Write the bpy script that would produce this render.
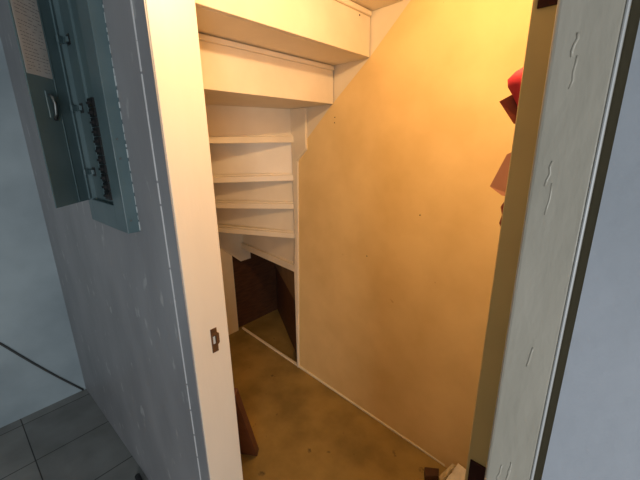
import bpy, bmesh, math, random
from mathutils import Vector, Matrix
random.seed(4)
S = bpy.context.scene
for o in list(bpy.data.objects): bpy.data.objects.remove(o)
COL = S.collection

# ---------------------------------------------------------------- camera
FOC, PIT, ROL, YAW, H = 337.988, 0.2773107, -0.015617, 0.7256303, 1.5
F = Vector((-math.sin(YAW)*math.cos(PIT), math.cos(YAW)*math.cos(PIT), -math.sin(PIT)))
RT = Vector((math.cos(YAW), math.sin(YAW), 0)); UP = RT.cross(F)
R2 = RT*math.cos(ROL) + UP*math.sin(ROL); U2 = -RT*math.sin(ROL) + UP*math.cos(ROL)
cam_d = bpy.data.cameras.new('camera'); cam = bpy.data.objects.new('camera', cam_d); COL.objects.link(cam)
m = Matrix((R2, U2, -F)).transposed().to_4x4(); m.translation = Vector((0, 0, H)); cam.matrix_world = m
cam_d.sensor_width = 36; cam_d.lens = FOC*36/640; cam_d.clip_start = .01
S.camera = cam
# ---------------------------------------------------------------- world, lights, exposure
w = bpy.data.worlds.new('world'); S.world = w; w.use_nodes = True
w.node_tree.nodes['Background'].inputs[0].default_value = (.86, .93, 1, 1)
w.node_tree.nodes['Background'].inputs[1].default_value = .15
def light(name, kind, loc, power, color, size=.1, rot=None, sy=None):
    d = bpy.data.lights.new(name, kind); o = bpy.data.objects.new(name, d); COL.objects.link(o)
    o.location = loc; d.energy = power; d.color = color
    if kind == 'AREA':
        d.shape = 'RECTANGLE'; d.size = size; d.size_y = sy or size
        o.rotation_euler = (Vector(rot)-Vector(loc)).to_track_quat('-Z', 'Y').to_euler()
    else: d.shadow_soft_size = size
    return o
light('closet_lamp', 'POINT', (-.30, .60, 2.0), 22, (1, .675, .36), .02)
light('window_daylight', 'AREA', (1.75, -1.45, 1.0), 40, (.95, .975, 1), .9, (-1.2, .1, .8), .9)
S.view_settings.view_transform = 'Standard'; S.view_settings.look = 'None'
S.view_settings.exposure = 0; S.view_settings.gamma = 1; S.view_settings.use_curve_mapping = False

# ---------------------------------------------------------------- materials
def mat(name, col, rough=.6, col2=None, scale=4, bump=0, bscale=30, metal=0, stretch=(1, 1, 1), lo=.35, hi=.65, spots=None, spot_scale=40, spot_at=.7, spec=.5, blotch=None):
    M = bpy.data.materials.new(name); M.use_nodes = True; N = M.node_tree.nodes; L = M.node_tree.links
    B = N['Principled BSDF']; B.inputs['Roughness'].default_value = rough; B.inputs['Metallic'].default_value = metal
    B.inputs['Specular IOR Level'].default_value = spec
    tc = N.new('ShaderNodeTexCoord'); mp = N.new('ShaderNodeMapping'); mp.inputs['Scale'].default_value = stretch
    L.new(tc.outputs['Object'], mp.inputs[0])
    base = None
    if col2:
        n = N.new('ShaderNodeTexNoise'); n.inputs['Scale'].default_value = scale; n.inputs['Detail'].default_value = 6
        L.new(mp.outputs[0], n.inputs[0])
        r = N.new('ShaderNodeValToRGB'); r.color_ramp.elements[0].position = lo; r.color_ramp.elements[1].position = hi
        r.color_ramp.elements[0].color = (*col, 1); r.color_ramp.elements[1].color = (*col2, 1)
        L.new(n.outputs[0], r.inputs[0]); base = r.outputs[0]
    else:
        c = N.new('ShaderNodeRGB'); c.outputs[0].default_value = (*col, 1); base = c.outputs[0]
    if spots:
        n = N.new('ShaderNodeTexNoise'); n.inputs['Scale'].default_value = spot_scale; n.inputs['Detail'].default_value = 4
        L.new(mp.outputs[0], n.inputs[0])
        r = N.new('ShaderNodeValToRGB'); r.color_ramp.elements[0].position = spot_at; r.color_ramp.elements[1].position = spot_at+.06
        L.new(n.outputs[0], r.inputs[0])
        x = N.new('ShaderNodeMix'); x.data_type = 'RGBA'; L.new(r.outputs[0], x.inputs[0]); L.new(base, x.inputs[6]); x.inputs[7].default_value = (*spots, 1)
        base = x.outputs[2]
    L.new(base, B.inputs['Base Color'])
    if bump:
        n = N.new('ShaderNodeTexNoise'); n.inputs['Scale'].default_value = bscale; n.inputs['Detail'].default_value = 5
        L.new(mp.outputs[0], n.inputs[0])
        b = N.new('ShaderNodeBump'); b.inputs['Strength'].default_value = bump; b.inputs['Distance'].default_value = .004
        L.new(n.outputs[0], b.inputs['Height']); L.new(b.outputs[0], B.inputs['Normal'])
    return M
yellow = mat('yellow_plaster', (.79, .56, .24), .75, (.89, .65, .30), 4, .25, 14, spots=(.60, .36, .14), spot_scale=22, spot_at=.74)
cream = mat('cream_gloss_paint', (.76, .65, .48), .45, (.83, .72, .54), 6, .25, 25)
jambpaint = mat('jamb_cream_paint', (.70, .63, .52), .4, (.77, .70, .59), 5, .4, 16, stretch=(1, 1, .25))
greypaint = mat('grey_wall_paint', (.25, .255, .27), .42, (.32, .325, .34), 3, .3, 18, spots=(.42, .43, .43), spot_scale=14, spot_at=.63, stretch=(1.6, 1, .7))
bluewall = mat('pale_blue_wall_paint', (.39, .43, .48), .33, (.47, .51, .57), 4, .5, 22)
sidewall = mat('pale_far_wall_paint', (.29, .36, .40), .4, (.44, .53, .57), 2.2, .15, 12)
casingp = mat('grey_casing_paint', (.43, .405, .335), .33, (.49, .46, .385), 9, .45, 26, stretch=(2, 1, .7))
edgepaint = mat('mustard_door_paint', (.70, .48, .17), .55, (.76, .53, .19), 5, .2, 20)
concrete = mat('brown_concrete', (.22, .148, .04), .7, (.37, .245, .07), 5, .3, 30, spots=(.13, .085, .03), spot_scale=14, spot_at=.67)
darkwood = mat('dark_stained_wood', (.055, .02, .008), .6, (.09, .035, .014), 12, .2, 30, stretch=(1, 1, 6))
redwood = mat('red_brown_timber', (.085, .022, .009), .55, (.13, .04, .016), 14, .2, 30, stretch=(1, 1, .2))
brownpaint = mat('brown_hinge_paint', (.045, .01, .006), .7, (.06, .016, .008), 30, .2, 60, spec=.2)
teal = mat('teal_grey_enamel', (.085, .14, .155), .38, (.115, .175, .19), 7, .1, 20)
tealdark = mat('teal_grey_enamel_deadfront', (.08, .135, .15), .4, (.10, .16, .17), 7)
paper = mat('paper', (.40, .40, .39), .8, (.46, .46, .45), 20)
ink = mat('ink', (.16, .16, .17), .8)
black = mat('black_plastic', (.012, .012, .013), .4)
steel = mat('worn_steel', (.16, .18, .18), .4, metal=.8)
fleckm = mat('chipped_edge_glint', (.5, .56, .57), .4)  # pale tone painted as the highlight on the chipped cabinet edge
rust = mat('rusty_brown_plate', (.055, .025, .008), .5, (.13, .06, .02), 60, .4, 90)
redcloth = mat('red_cloth', (.62, .015, .03), .7, (.5, .01, .02), 12, .3, 60)
maroon = mat('maroon_leather', (.2, .03, .01), .5, (.3, .06, .02), 30)
card = mat('tan_pink_card', (.50, .21, .11), .8, (.55, .26, .15), 20)
card2 = mat('tan_card', (.55, .42, .2), .8, (.75, .6, .35), 50)
whitebag = mat('cream_paper_bag', (.92, .82, .64), .7, (.85, .72, .52), 18, .5, 50, spots=(.1, .05, .03), spot_scale=60, spot_at=.68)
midbrown = mat('dull_brown_paint', (.22, .14, .07), .7, (.28, .18, .09), 9)
stripm = mat('pale_quarter_round_paint', (.86, .76, .55), .45, (.92, .83, .62), 9)
beadm = mat('worn_edge_highlight', (.55, .56, .56), .4)  # pale tone painted for highlights along worn edges
groovem = mat('dark_olive_gap', (.30, .26, .17), .8)
ceilm = mat('off_white_ceiling', (.55, .55, .52), .8)
stringm = cream

def tile_mat():
    M = bpy.data.materials.new('grey_floor_tile'); M.use_nodes = True; N = M.node_tree.nodes; L = M.node_tree.links
    B = N['Principled BSDF']; B.inputs['Roughness'].default_value = .45
    tc = N.new('ShaderNodeTexCoord'); mp = N.new('ShaderNodeMapping'); mp.inputs['Location'].default_value = (1.955+.342*10, -.04+.342*10, 0)
    L.new(tc.outputs['Object'], mp.inputs[0])
    br = N.new('ShaderNodeTexBrick'); br.offset = 0; br.inputs['Scale'].default_value = 1
    br.inputs['Brick Width'].default_value = .342; br.inputs['Row Height'].default_value = .342
    br.inputs['Mortar Size'].default_value = .003; br.inputs['Mortar Smooth'].default_value = .3
    br.inputs['Color1'].default_value = (.26, .27, .265, 1); br.inputs['Color2'].default_value = (.31, .32, .31, 1); br.inputs['Mortar'].default_value = (.05, .05, .05, 1)
    L.new(mp.outputs[0], br.inputs[0])
    n = N.new('ShaderNodeTexNoise'); n.inputs['Scale'].default_value = 6; n.inputs['Detail'].default_value = 6; L.new(tc.outputs['Object'], n.inputs[0])
    r = N.new('ShaderNodeValToRGB'); r.color_ramp.elements[0].color = (.7, .7, .68, 1); r.color_ramp.elements[0].position = .3; r.color_ramp.elements[1].position = .7
    L.new(n.outputs[0], r.inputs[0])
    x = N.new('ShaderNodeMix'); x.data_type = 'RGBA'; x.blend_type = 'MULTIPLY'; x.inputs[0].default_value = 1
    L.new(br.outputs[0], x.inputs[6]); L.new(r.outputs[0], x.inputs[7]); L.new(x.outputs[2], B.inputs['Base Color'])
    b = N.new('ShaderNodeBump'); b.invert = True; b.inputs['Strength'].default_value = .6; b.inputs['Distance'].default_value = .003
    L.new(br.outputs[1], b.inputs['Height']); L.new(b.outputs[0], B.inputs['Normal'])
    return M
tiles = tile_mat()

# ---------------------------------------------------------------- mesh helpers
def obj(name, bm, material, parent=None, bevel=0, seg=2, smooth=False):
    bmesh.ops.recalc_face_normals(bm, faces=bm.faces)
    me = bpy.data.meshes.new(name); bm.to_mesh(me); bm.free()
    me.materials.append(material)
    if smooth:
        for p in me.polygons: p.use_smooth = True
    o = bpy.data.objects.new(name, me); COL.objects.link(o)
    if parent: o.parent = parent; o.matrix_parent_inverse = Matrix.Translation(-parent.location)
    if bevel:
        b = o.modifiers.new('bevel', 'BEVEL'); b.width = bevel; b.segments = seg; b.limit_method = 'ANGLE'
    return o
def empty(name, label, cat, loc, group=None):
    o = bpy.data.objects.new(name, None); COL.objects.link(o); o.location = loc; o.empty_display_size = .1
    tag(o, label, cat, group); return o
def tag(o, label, cat, group=None):
    o['label'] = label; o['category'] = cat
    if group: o['group'] = group
    return o
def structure(o, label=None):
    o['kind'] = 'structure'
    if label: o['label'] = label
    return o
def prism(bm, pts, ext):
    """closed outline of 3D points pushed along ext"""
    a = [bm.verts.new(p) for p in pts]; b = [bm.verts.new(Vector(p)+Vector(ext)) for p in pts]
    n = len(pts); bm.faces.new(a); bm.faces.new(b[::-1])
    for i in range(n): bm.faces.new((a[i], b[i], b[(i+1) % n], a[(i+1) % n]))
    return bm
def box(bm, x0, x1, y0, y1, z0, z1):
    return prism(bm, [(x0, y0, z0), (x1, y0, z0), (x1, y1, z0), (x0, y1, z0)], (0, 0, z1-z0))
def B(*boxes):
    bm = bmesh.new()
    for b in boxes: box(bm, *b)
    return bm
def P(pts, ext): return prism(bmesh.new(), pts, ext)
def tube(bm, pts, r, n=8):
    rings = []
    for i, p in enumerate(pts):
        p = Vector(p); d = (Vector(pts[min(i+1, len(pts)-1)])-Vector(pts[max(i-1, 0)])).normalized()
        u = d.orthogonal().normalized(); v = d.cross(u)
        if rings and u.dot(pu) < 0: u = -u; v = -v
        if rings: u = (pu - d*pu.dot(d)).normalized(); v = d.cross(u)
        pu = u
        rings.append([bm.verts.new(p+(u*math.cos(a)+v*math.sin(a))*r) for a in [2*math.pi*k/n for k in range(n)]])
    for a, b in zip(rings, rings[1:]):
        for k in range(n): bm.faces.new((a[k], a[(k+1) % n], b[(k+1) % n], b[k]))
    bm.faces.new(rings[0][::-1]); bm.faces.new(rings[-1]); return bm

# ---------------------------------------------------------------- geometry constants
C0, JB = .366, .484            # room face and closet face of the door wall
XL, XJ, XR = -2.367, -.798, -.0635
def yw(x): return 1.417 - .0837*(x+1.465)     # yellow wall front face
NW = Vector((.0834, .9965, 0))

# ---------------------------------------------------------------- setting
structure(obj('floor', B((XL-.1, 2.2, -3.0, .425, -.06, 0)), tiles))
structure(obj('floor_closet', B((-2.5, .4, .425, 2.7, -.06, -.0)), concrete))
structure(obj('ceiling', B((XL-.1, 2.2, -3.0, 2.7, 2.62, 2.7)), ceilm))
structure(obj('wall_left', B((XL-.1, XL, -3.0, C0, 0, 2.62)), sidewall))
# grey wall with the electrical panel: rounded corner towards the doorway
structure(obj('wall_panel_side', B((XL-.1, -.857, C0, JB-.004, 0, 2.62)), greypaint, bevel=.005, seg=3))
cb = bmesh.new(); rb_ = random.Random(2); zz = .0
while zz < 2.6:
    l = rb_.uniform(.03, .09); tube(cb, [(-.8595, C0+.0015, zz), (-.8595, C0+.0015, zz+l)], .0030, 8); zz += l+rb_.choice((.0005, .001, .006))
structure(obj('trim_2', cb, beadm), 'pale bead standing in for the highlight on the worn grey wall corner')  # dashed pale bead, the corner's edge highlight put into shape and colour
structure(obj('wall_panel_side_inner', B((-2.3, XJ-.024, JB-.004, JB, 0, 2.62)), cream))
structure(obj('wall_above_door', B((-.857, .002, C0, JB, 2.06, 2.62)), greypaint))
structure(obj('wall_right', B((-.0095, 2.2, C0, JB, 0, 2.62)), bluewall))
structure(obj('wall_closet_left', B((-2.3, -2.2, JB, 1.432, 0, 2.62)), cream))
structure(obj('wall_closet_right', B((.12, .2, JB, 2.7, 0, 2.62)), yellow))
structure(obj('wall_understair_left', B((-2.34, -2.235, 1.432, 2.7, 0, 2.62)), darkwood))
structure(obj('wall_understair_back', B((-2.34, .2, 2.6, 2.7, 0, 2.62)), darkwood))
# yellow wall below the rake of the stairs
out = [(-1.465, 0), (-1.4635, .1), (-1.405, 1.465), (-1.138, 1.687), (-.91, 1.858), (-.69, 2.048), (-.03, 2.62), (.14, 2.62), (.14, 0)]
structure(obj('wall_yellow', P([(x, yw(x), z) for x, z in out], NW*.07), yellow))
ny = bpy.data.objects['wall_yellow']
for x, z in ((-1.12, 1.625), (-1.122, 1.60), (-.62, 1.2), (-.9, .95)):
    obj('nail_hole', tube(bmesh.new(), [(x, yw(x)-.0006, z), (x, yw(x)+.002, z)], .003, 8), brownpaint, ny)
# strips of trim
a = Vector((-2.2, 1.462, 0)); b = Vector((-.40, 1.326, 0))
structure(obj('trim_1', P([a, b, b+Vector((0, .018, 0)), a+Vector((0, .018, 0))], (0, 0, .014)), stripm, bevel=.004))

# ---------------------------------------------------------------- doorway: jambs and casing
dj = empty('door_frame', 'cream painted doorway frame, grey on the room side, with a brown strike plate', 'door frame', (-.42, .42, 0))
obj('latch_jamb', B((XJ-.024, XJ, C0+.004, JB, 0, 2.06)), jambpaint, dj, bevel=.002)
obj('latch_side_casing', B((-.857, XJ-.002, C0+.001, C0+.0085, 0, 2.06)), greypaint, dj)['label'] = 'narrow dull grey casing strip'
hc = obj('hinge_side_casing', B((XR, -.0165, C0-.001, JB-.03, 0, 2.06)), casingp, dj, bevel=.004, seg=3); hc['label'] = 'grey hinge side casing with lumpy old paint'
obj('casing_groove_backing', B((-.018, -.0095, C0+.010, C0+.05, 0, 2.06)), groovem, dj)['label'] = 'dark groove beside the casing'
obj('head_jamb', B((XJ, XR, C0+.004, JB, 2.04, 2.06)), jambpaint, dj)
# paint drips on the casing
rd = random.Random(8)
bm = bmesh.new()
for cx, cz, n in ((-.044, 1.555, 2), (-.049, 1.455, 2), (-.046, 1.14, 3), (-.05, .98, 2), (-.038, 1.30, 1)):
    for k in range(n):
        x = cx+rd.uniform(-.006, .006); z = cz+rd.uniform(-.02, .02); L_ = rd.uniform(.015, .035); pts = []
        for j in range(5): pts.append((x+rd.uniform(-.0008, .0008)+j*.0005, C0-.0004, z+L_*(j/4-.5)))
        tube(bm, pts, rd.uniform(.0010, .0016), 8)
pd = obj('paint_drips', bm, casingp, hc, smooth=True)
obj('worn_edge_glint', tube(bmesh.new(), [(-.0178, C0-.0008, .0), (-.0178, C0-.0008, 2.05)], .0013, 8), beadm, hc)  # thin pale line painted as the casing's edge highlight
# strike plate
sp = obj('strike_plate', P([(XJ-.0005, .4265, .925), (XJ-.0005, .4455, .925), (XJ-.0005, .4455, .945), (XJ-.0005, .4515, .950), (XJ-.0005, .4515, .980), (XJ-.0005, .4455, .985), (XJ-.0005, .4455, 1.0), (XJ-.0005, .4265, 1.0)], (.0025, 0, 0)), rust, dj)
sp['label'] = 'rusty brown strike plate'
obj('latch_hole', B((XJ+.0018, XJ+.0024, .431, .442, .952, .978)), black, sp)
obj('latch_tongue_liner', B((XJ+.002, XJ+.0032, .431, .4375, .953, .976)), mat('pale_bare_steel', (.45, .5, .52), .5), sp)
bm = bmesh.new()
for z in (.932, .993): tube(bm, [(XJ+.001, .436, z), (XJ+.003, .436, z)], .0032, 10)
obj('screw', bm, rust, sp)

# ---------------------------------------------------------------- open closet door seen on its hinge edge
dr = empty('closet_door', 'mustard painted closet door standing open inward, seen only on its hinge edge', 'door', (-.088, .84, 0))
obj('door_slab', P([(-.1145, .487, .015), (-.070, .487, .015), (-.070, .487, 2.03), (-.1050, .487, 2.03), (-.1085, .487, 1.65), (-.1130, .487, .95)], (0, .673, 0)), edgepaint, dr, bevel=.002)
for z0, z1 in ((1.641, 1.73), (.908, .997), (.22, .31)):
    h = obj('hinge', B((-.1025 if z0 > 1.5 else -.1075, -.0705, .4845, .4872, z0, z1)), brownpaint, dr); h['label'] = 'dark brown hinge leaf'
    bm = bmesh.new(); tube(bm, [(-.0675, .482, z0), (-.0675, .482, z1)], .0045, 10); obj('knuckle', bm, brownpaint, h)

# ---------------------------------------------------------------- staircase seen from below
st = empty('staircase', 'cream painted winding wooden staircase seen from underneath above the closet', 'staircase', (-1.45, 1.40, 0))
T = .026
xs = [-1.129, -.911, -.69, -.47, -.25, -.03]; zs = [1.687, 1.858, 2.032, 2.205, 2.38, 2.555]
Y0 = JB
for i, (x, z) in enumerate(zip(xs, zs)):
    zt = zs[i+1]+.0 if i+1 < len(zs) else 2.62
    if i+1 < len(xs): pass
    ye = yw(x)-.001
    o = obj('riser', B((x-.02, x, Y0, ye, z, zt if i+1 == len(xs) else zs[i+1]+.0)), cream, st, bevel=.0025)
    if i+1 < len(xs):   # tread above this riser reaches to the next riser
        obj('tread', B((x-.045, xs[i+1]-.0205, Y0, yw(x)-.002, zs[i+1]+.0002, zs[i+1]+T)), cream, st)
        obj('cleat', B((x, x+.014, Y0, yw(x)-.012, zs[i+1]-.022, zs[i+1]-.004)), cream, st, bevel=.003)
obj('nail_hole', tube(bmesh.new(), [(-.9105, 1.29, 2.0), (-.9094, 1.29, 2.0)], .0035, 8), brownpaint, st)
# rake stringer set back behind the edge of the yellow wall
pts = [(-1.47, 1.36), (-1.138, 1.64), (-.69, 2.0), (.0, 2.58), (.0, 2.62), (-.50, 2.62), (-1.47, 1.80)]
obj('stringer', P([(x, yw(x)+.006, z) for x, z in pts], NW*.03), cream, st)['label'] = 'sloping side board along the yellow wall'
# winders fan out from the newel
NX, NY = -1.44, 1.413
wind = [(-1.434, 1.509, -102), (-1.441, 1.293, -130), (-1.448, 1.122, -146), (-1.453, .935, -158), (-1.458, .705, -188)]
def dirv(a): t = math.radians(a); return Vector((math.cos(t), math.sin(t), 0))
def hit(p, d):
    """length from p along d to the closet's left wall or to the door wall"""
    L = 9
    if d.x < -1e-6: L = min(L, (-2.199-p.x)/d.x)
    if d.y < -1e-6: L = min(L, (Y0+.001-p.y)/d.y)
    return L
lines = []
for x, z, a in wind:
    p = Vector((x, 1.413, z)); d = dirv(a); lines.append((p, d, hit(p, d), z, a))
def perp(d): return Vector((d.y, -d.x, 0))*-1     # set so that + points to the viewer's side
for i, (p, d, L, z, a) in enumerate(lines):
    n = Vector((-d.y, d.x, 0))                      # side facing the lamp and the viewer
    ztop = (zs[0] if i == 0 else lines[i-1][3])
    q = p+d*L
    # riser board
    b0 = p-n*.018; b1 = q-n*(.018, .075, .085, .085, .02)[i]; L1 = hit(b0, (b1-b0).normalized()) if i < 4 else 0
    if i < 4: b1 = b0+(b1-b0).normalized()*L1
    obj('riser', P([(b0.x, b0.y, z), (b1.x, b1.y, z), (b1.x-n.x*.018, b1.y-n.y*.018, z), (b0.x-n.x*.018, b0.y-n.y*.018, z)], (0, 0, ztop-z+.004)), cream, st, bevel=.001)
    # tread edge showing as a bar under the riser
    hb = .034 if i < 4 else .046
    e0 = p; e1 = q
    obj('tread_edge', P([(e0.x, e0.y, z), (e1.x, e1.y, z), (e1.x-n.x*.10, e1.y-n.y*.10, z), (e0.x-n.x*.04, e0.y-n.y*.04, z)], (0, 0, hb)), cream, st, bevel=.003)
    # small fillet on top of the bar
    f0 = p-n*.008; f1 = q-n*.03
    obj('cleat', P([(f0.x, f0.y, z+hb), (f1.x, f1.y, z+hb), (f1.x-n.x*.013, f1.y-n.y*.013, z+hb), (f0.x-n.x*.013, f0.y-n.y*.013, z+hb)], (0, 0, .010)), cream, st, bevel=.002)
    # tread: wedge behind the bar, down to the next riser line
    if i+1 < len(lines):
        p2, d2, L2, z2, a2 = lines[i+1]
        q2 = p2+d2*L2; n2 = Vector((-d2.y, d2.x, 0))
        poly = [Vector((p.x, p.y, 0))-n*.01, Vector((q.x, q.y, 0))-n*.01]
        corner = Vector((-2.199, Y0+.001, 0))
        if abs(q.y-Y0) < .01 and q2.x < -2.19: poly.append(corner)
        poly.append(Vector((q2.x, q2.y, 0))-n2*.03)
        poly.append(Vector((p2.x, p2.y, 0))-n2*.03)
        obj('tread', P([(v.x, v.y, z+.001) for v in poly], (0, 0, T)), cream, st)
# flat underside of the first straight tread reaching back to the winder
p, d, L, z, a = lines[0]; q = p+d*L; n = Vector((-d.y, d.x, 0))
obj('tread', P([(xs[0]-.006, Y0, zs[0]+.001), (xs[0]-.006, yw(xs[0])-.002, zs[0]+.001), (-1.44, yw(-1.44)+.0, zs[0]+.001), (p.x-n.x*.04, p.y-n.y*.04-.0, zs[0]+.001), (q.x-.07, Y0, zs[0]+.001)], (0, 0, T)), cream, st)
# newel post and the little board beside it
obj('newel_post', P([(-1.418, yw(-1.41)+.004, 1.40), (-1.33, yw(-1.33)+.004, 1.47), (-1.33, yw(-1.33)+.004, 1.687), (-1.418, yw(-1.41)+.004, 1.687)], (0, -.018, 0)), cream, st, bevel=.002)
obj('newel_post', P([(-1.478, 1.404, 0), (-1.466, 1.404, 0), (-1.464, 1.404, .1), (-1.406, 1.404, 1.465), (-1.41, 1.404, 1.69), (-1.455, 1.404, 1.69), (-1.455, 1.404, .93), (-1.472, 1.404, .70)], (0, .06, 0)), cream, st, bevel=.002)
# small board at the outer end of the lowest winder
obj('outer_stringer', P([(-2.199, 1.20, .93), (-2.199, 1.33, .757), (-2.199, 1.502, .599), (-2.199, 1.60, .60), (-2.199, 1.60, .93)], (.012, 0, 0)), cream, st)
# lowest, unpainted step closing off the back
d8 = dirv(149); p8 = Vector((-1.475, 1.44, 0)); q8 = p8+d8*.87; n8 = Vector((-d8.y, d8.x, 0))
o = obj('lowest_riser', P([p8, q8, q8-n8*.02, p8-n8*.02], (0, 0, .44)), darkwood, st); o['label'] = 'dark unpainted riser low down at the back'
o = obj('lowest_riser', P([p8+Vector((0, 0, .44)), q8+Vector((0, 0, .44)), q8-n8*.02+Vector((0, 0, .44)), p8-n8*.02+Vector((0, 0, .44))], (0, 0, .28)), midbrown, st)
p, d, L, z, a = lines[-1]; q = p+d*L
obj('tread', P([(p.x, p.y+.02, z+.001), (q.x, q.y+.02, z+.001), (-2.23, q8.y+.02, z+.001), (q8.x, q8.y+.02, z+.001), (p8.x, p8.y+.02, z+.001)], (0, 0, T)), cream, st)

# ---------------------------------------------------------------- electrical panel
ep = empty('electrical_panel', 'teal grey metal electrical panel with its door hanging open on the grey wall', 'electrical panel', (-1.175, C0, 1.26))
fy, x0, x1, zb, zt = .332, -1.332, -1.016, 1.264, 2.03
ox0, ox1, ob, ot = -1.292, -1.092, 1.337, 1.97
bm = bmesh.new()
for bb in ((x0, ox0, fy, C0, zb, zt), (ox1, x1, fy, C0, zb, zt), (ox0, ox1, fy, C0, zb, ob), (ox0, ox1, fy, C0, ot, zt)): box(bm, *bb)
bmesh.ops.remove_doubles(bm, verts=bm.verts, dist=1e-5)
obj('cabinet', bm, teal, ep, bevel=.0015)
dfy = .347
df = obj('deadfront', B((ox0, ox1, dfy, .36, ob, ot)), tealdark, ep)
bx0, bx1 = -1.185, -1.142
bz0, bz1, nb = 1.345, 1.635, 11
for k in range(nb):
    s = (bz1-bz0)/nb; z0 = bz0+k*s
    br = obj('breaker', B((bx0, bx1, dfy-.006, dfy+.001, z0+.0012, z0+s-.0012)), black, ep)
    bm = bmesh.new(); prism(bm, [(bx0+.010, dfy-.006, z0+.008), (bx0+.010, dfy-.013, z0+.010), (bx0+.010, dfy-.013, z0+.015), (bx0+.010, dfy-.006, z0+.018)], (.014, 0, 0)); obj('toggle', bm, black, br)
# raised lip beside the breakers
obj('rib', B((-1.196, -1.191, dfy-.006, dfy+.001, 1.35, 1.95)), teal, ep)
# hinged door
hp = Vector((ox0+.001, fy-.002, 0)); fp = Vector((-1.176, .214, 0)); dd = (fp-hp).normalized(); dl = (fp-hp).length; dn = Vector((-dd.y, dd.x, 0))
if dn.x < 0: dn = -dn
def dpt(s, z, off=0): v = hp+dd*s+dn*off; return (v.x, v.y, z)
door = obj('panel_door', P([dpt(0.004, 1.337), dpt(dl, 1.337), dpt(dl, 1.337, -.003), dpt(.004, 1.337, -.003)], (0, 0, ot-1.337)), teal, ep); door['label'] = 'open dark teal panel door'
for a_, b_ in ((.004, .010), (.058, .061)):
    obj('fold', P([dpt(a_, 1.34), dpt(b_, 1.34), dpt(b_, 1.34, .004 if a_ < .01 else .0015), dpt(a_, 1.34, .004 if a_ < .01 else .0015)], (0, 0, .62)), teal, door)
for z in (1.425, 1.615, 1.80):
    hg = obj('hinge_bracket', P([dpt(-.004, z-.009, .004), dpt(.020, z-.009, .004), dpt(.020, z-.009, .010), dpt(-.004, z-.009, .010)], (0, 0, .018)), teal, ep, bevel=.001)
    obj('slot', B((ox0+.012, ox0+.040, dfy-.0012, dfy, z-.014, z+.014)), black, ep)
    obj('hinge_arm', B((ox0+.0, ox0+.034, dfy-.009, dfy-.0015, z-.007, z+.007)), teal, ep, bevel=.001)
# directory card
pz0, pz1 = 1.685, 1.955
pc = obj('directory_card', P([dpt(dl-.004, pz0, .0005), dpt(dl-.098, pz0, .0005), dpt(dl-.098, pz0, .0015), dpt(dl-.004, pz0, .0015)], (0, 0, pz1-pz0)), paper, door); pc['label'] = 'white printed card'
bm = bmesh.new(); z = pz1-.012; rr = random.Random(3)
while z > pz0+.006:
    s = dl-.012; 
    big = z > 1.80
    while s > dl-.088:
        wl = rr.uniform(.004, .012 if not big else .016)
        if rr.random() < .8:
            prism(bm, [dpt(s, z, .0016), dpt(s-wl, z, .0016), dpt(s-wl, z+.0016, .0016), dpt(s, z+.0016, .0016)], tuple(dn*.0002))
        s -= wl+.003
    z -= .0085
obj('printed_lines', bm, ink, pc)
# latch on the door
lz = 1.615; ls = dl-.066
la = obj('latch', P([dpt(ls-.014, lz-.035, .0005), dpt(ls+.014, lz-.035, .0005), dpt(ls+.014, lz-.035, .004), dpt(ls-.014, lz-.035, .004)], (0, 0, .07)), teal, door, bevel=.003)
bm = bmesh.new(); tube(bm, [dpt(ls+.006, lz+.026, .006), dpt(ls+.006, lz+.020, .014), dpt(ls+.004, lz, .016), dpt(ls+.002, lz-.024, .012), dpt(ls, lz-.034, .005)], .0042, 8)
obj('latch_spring_bar', bm, steel, la, smooth=True)
bm = bmesh.new(); tube(bm, [dpt(ls-.006, lz+.024, .004), dpt(ls-.008, lz+.004, .010), dpt(ls-.009, lz-.028, .006), dpt(ls-.004, lz-.040, .003)], .0046, 8)
obj('latch_lever', bm, black, la, smooth=True)
rc = random.Random(6)
bm = bmesh.new(); zz = 1.268
while zz < 1.95:
    l = rc.uniform(.006, .03); tube(bm, [(x1+.0003, C0-.0012, zz), (x1+.0003, C0-.0012, zz+l)], rc.uniform(.0008, .0018), 6); zz += l+rc.uniform(.001, .012)
obj('worn_edge_glint', bm, fleckm, ep)  # broken pale flecks put in for the highlight along the cabinet edge
for x, z in ((-1.02, 1.30), (-1.02, 1.47), (-1.02, 1.52)):
    obj('side_screw', tube(bmesh.new(), [(x+.0035, .345, z), (x+.0055, .345, z)], .003, 8), steel, ep)

# ---------------------------------------------------------------- cable on the left wall, black scrap at the wall foot
bm = bmesh.new(); c0 = Vector((XL+.006, .350, .006)); c1 = Vector((XL+.006, .052, .492)); dv = c1-c0
tube(bm, [c0+dv*t + Vector((0, 0, -.012*math.sin(math.pi*min(t, 1)))) for t in [k/14*2.2 for k in range(15)]], .0055, 8)
tag(obj('cable', bm, mat('dark_grey_cable', (.06, .065, .065), .5), smooth=True), 'dark grey cable running slantwise down the pale left wall to its floor corner', 'cable')
bm = bmesh.new(); tube(bm, [(-1.47, .338, .012), (-1.45, .336, .013), (-1.43, .334, .013), (-1.405, .330, .010)], .012, 10)
tag(obj('door_wedge', bm, black, smooth=True), 'small black rubber piece on the tiles at the foot of the grey wall', 'wedge')
# ---------------------------------------------------------------- leaning timber
def lean(name, foot, top, wdir, wd, th, mt):
    foot = Vector(foot); top = Vector(top); ax = (top-foot).normalized(); wv = Vector(wdir).normalized(); wv = (wv-ax*wv.dot(ax)).normalized(); tv = ax.cross(wv).normalized()
    return P([foot, foot+wv*wd, foot+wv*wd+tv*th, foot+tv*th], top-foot)
tm = tag(obj('timber_offcut', lean('t', (-1.130, .776, 0.002), (-.918, .556, .62), (-.085, -.055, 0), .09, -.034, redwood), redwood, bevel=.002), 'red brown timber offcut leaning just inside the left jamb of the closet', 'timber')

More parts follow.
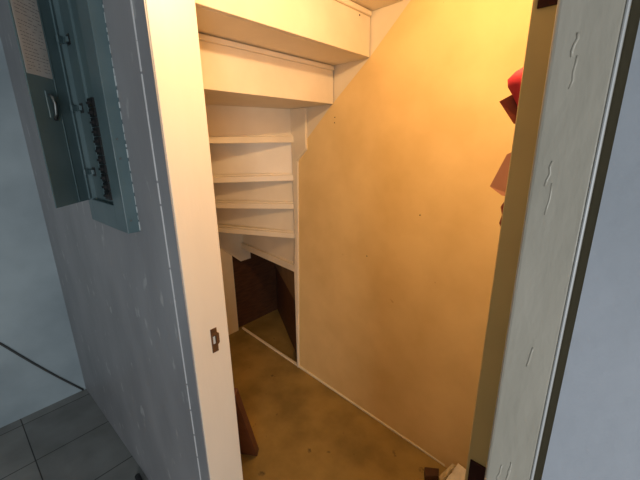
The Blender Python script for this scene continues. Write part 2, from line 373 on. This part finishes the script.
# ---------------------------------------------------------------- things hanging on the hidden side of the open door
bm = bmesh.new()
prof = [(1.625, .112, .02), (1.610, .148, .02), (1.604, .158, .03), (1.594, .167, .035), (1.583, .165, .035), (1.57, .157, .03), (1.555, .150, .04), (1.54, .146, .05), (1.51, .135, .04)]
rings = []
for z, px, hw in prof:
    ring = []
    for k in range(17):
        t = math.pi*k/16; wob = 1+.06*math.sin(5*t+z*60)
        ring.append(bm.verts.new((-.1085-(px-.112)*math.sin(t)*wob*.97, .65-hw*math.cos(t), z)))
    rings.append(ring)
for r0, r1 in zip(rings, rings[1:]):
    for k in range(16): bm.faces.new((r0[k], r0[k+1], r1[k+1], r1[k]))
    bm.faces.new((r0[16], r0[0], r1[0], r1[16]))
bm.faces.new(rings[0]); bm.faces.new(rings[-1][::-1])
rb = tag(obj('cloth_bag', bm, redcloth, smooth=True), 'bright red cloth bag hanging behind the door edge, high up', 'bag')
fl = obj('flap', P([(-.174, .65, 1.563), (-.150, .655, 1.576), (-.138, .66, 1.53), (-.149, .655, 1.527)], (.0, .03, 0)), maroon, rb); fl['label'] = 'dark maroon pointed flap'
cf = tag(obj('cardboard_folder', P([(-.152, .65, 1.478), (-.172, .648, 1.423), (-.150, .645, 1.409), (-.112, .645, 1.405), (-.112, .65, 1.50)], (0, .012, 0)), card), 'tan pink card with a corner poking out behind the door edge', 'card')
bm = bmesh.new(); tube(bm, [(-.130, .65, 1.41), (-.140, .65, 1.402), (-.147, .65, 1.388), (-.143, .65, 1.375), (-.146, .65, 1.36), (-.135, .65, 1.34), (-.113, .65, 1.35)], .004, 8)
tag(obj('strap', bm, maroon, smooth=True), 'thin dark brown strap hanging below the tan card', 'strap')

# ---------------------------------------------------------------- scraps at the foot of the yellow wall
def crumple(name, pts, hgt, mt, seed, amp=.006):
    r = random.Random(seed); bm = bmesh.new()
    prism(bm, [(x, y, .001) for x, y in pts], (0, 0, hgt))
    bmesh.ops.triangulate(bm, faces=bm.faces); bmesh.ops.subdivide_edges(bm, edges=bm.edges, cuts=2, use_grid_fill=True)
    for v in bm.verts:
        if v.co.z > .003: v.co += Vector((r.uniform(-amp, amp), r.uniform(-amp, amp), r.uniform(-amp, amp)*(1 if v.co.z > hgt*.5 else .3)))
    return obj(name, bm, mt)
def slab(name, c, th, mt, seed, amp):
    r = random.Random(seed); bm = bmesh.new()
    c = [Vector(v) for v in c]; nn = (c[1]-c[0]).cross(c[2]-c[0]).normalized()
    prism(bm, c, nn*th)
    bmesh.ops.subdivide_edges(bm, edges=bm.edges, cuts=4, use_grid_fill=True)
    for v in bm.verts:
        if v.co.z > .004: v.co += Vector((r.uniform(-amp, amp), r.uniform(-amp, amp)*.5, r.uniform(-amp, amp)))
    bmesh.ops.triangulate(bm, faces=bm.faces)
    return obj(name, bm, mt)
tag(slab('paper_bag', [(-.372, 1.232, .001), (-.300, 1.212, .001), (-.294, 1.297, .083), (-.338, 1.304, .090)], -.014, whitebag, 5, .0035), 'crumpled cream paper bag with dark print leaning at the foot of the yellow wall', 'paper bag')
tag(slab('card_scrap', [(-.402, 1.262, .001), (-.384, 1.238, .001), (-.349, 1.300, .078), (-.362, 1.306, .070)], -.006, card2, 9, .0025), 'small torn tan card scrap tucked beside the crumpled bag', 'card')
tag(obj('wood_block', P([(-.463, 1.235, .001), (-.408, 1.272, .001), (-.394, 1.235, .001), (-.44, 1.19, .001)], (0, 0, .035)), darkwood, bevel=.002), 'dark brown wood block on the closet floor left of the crumpled bag', 'block')
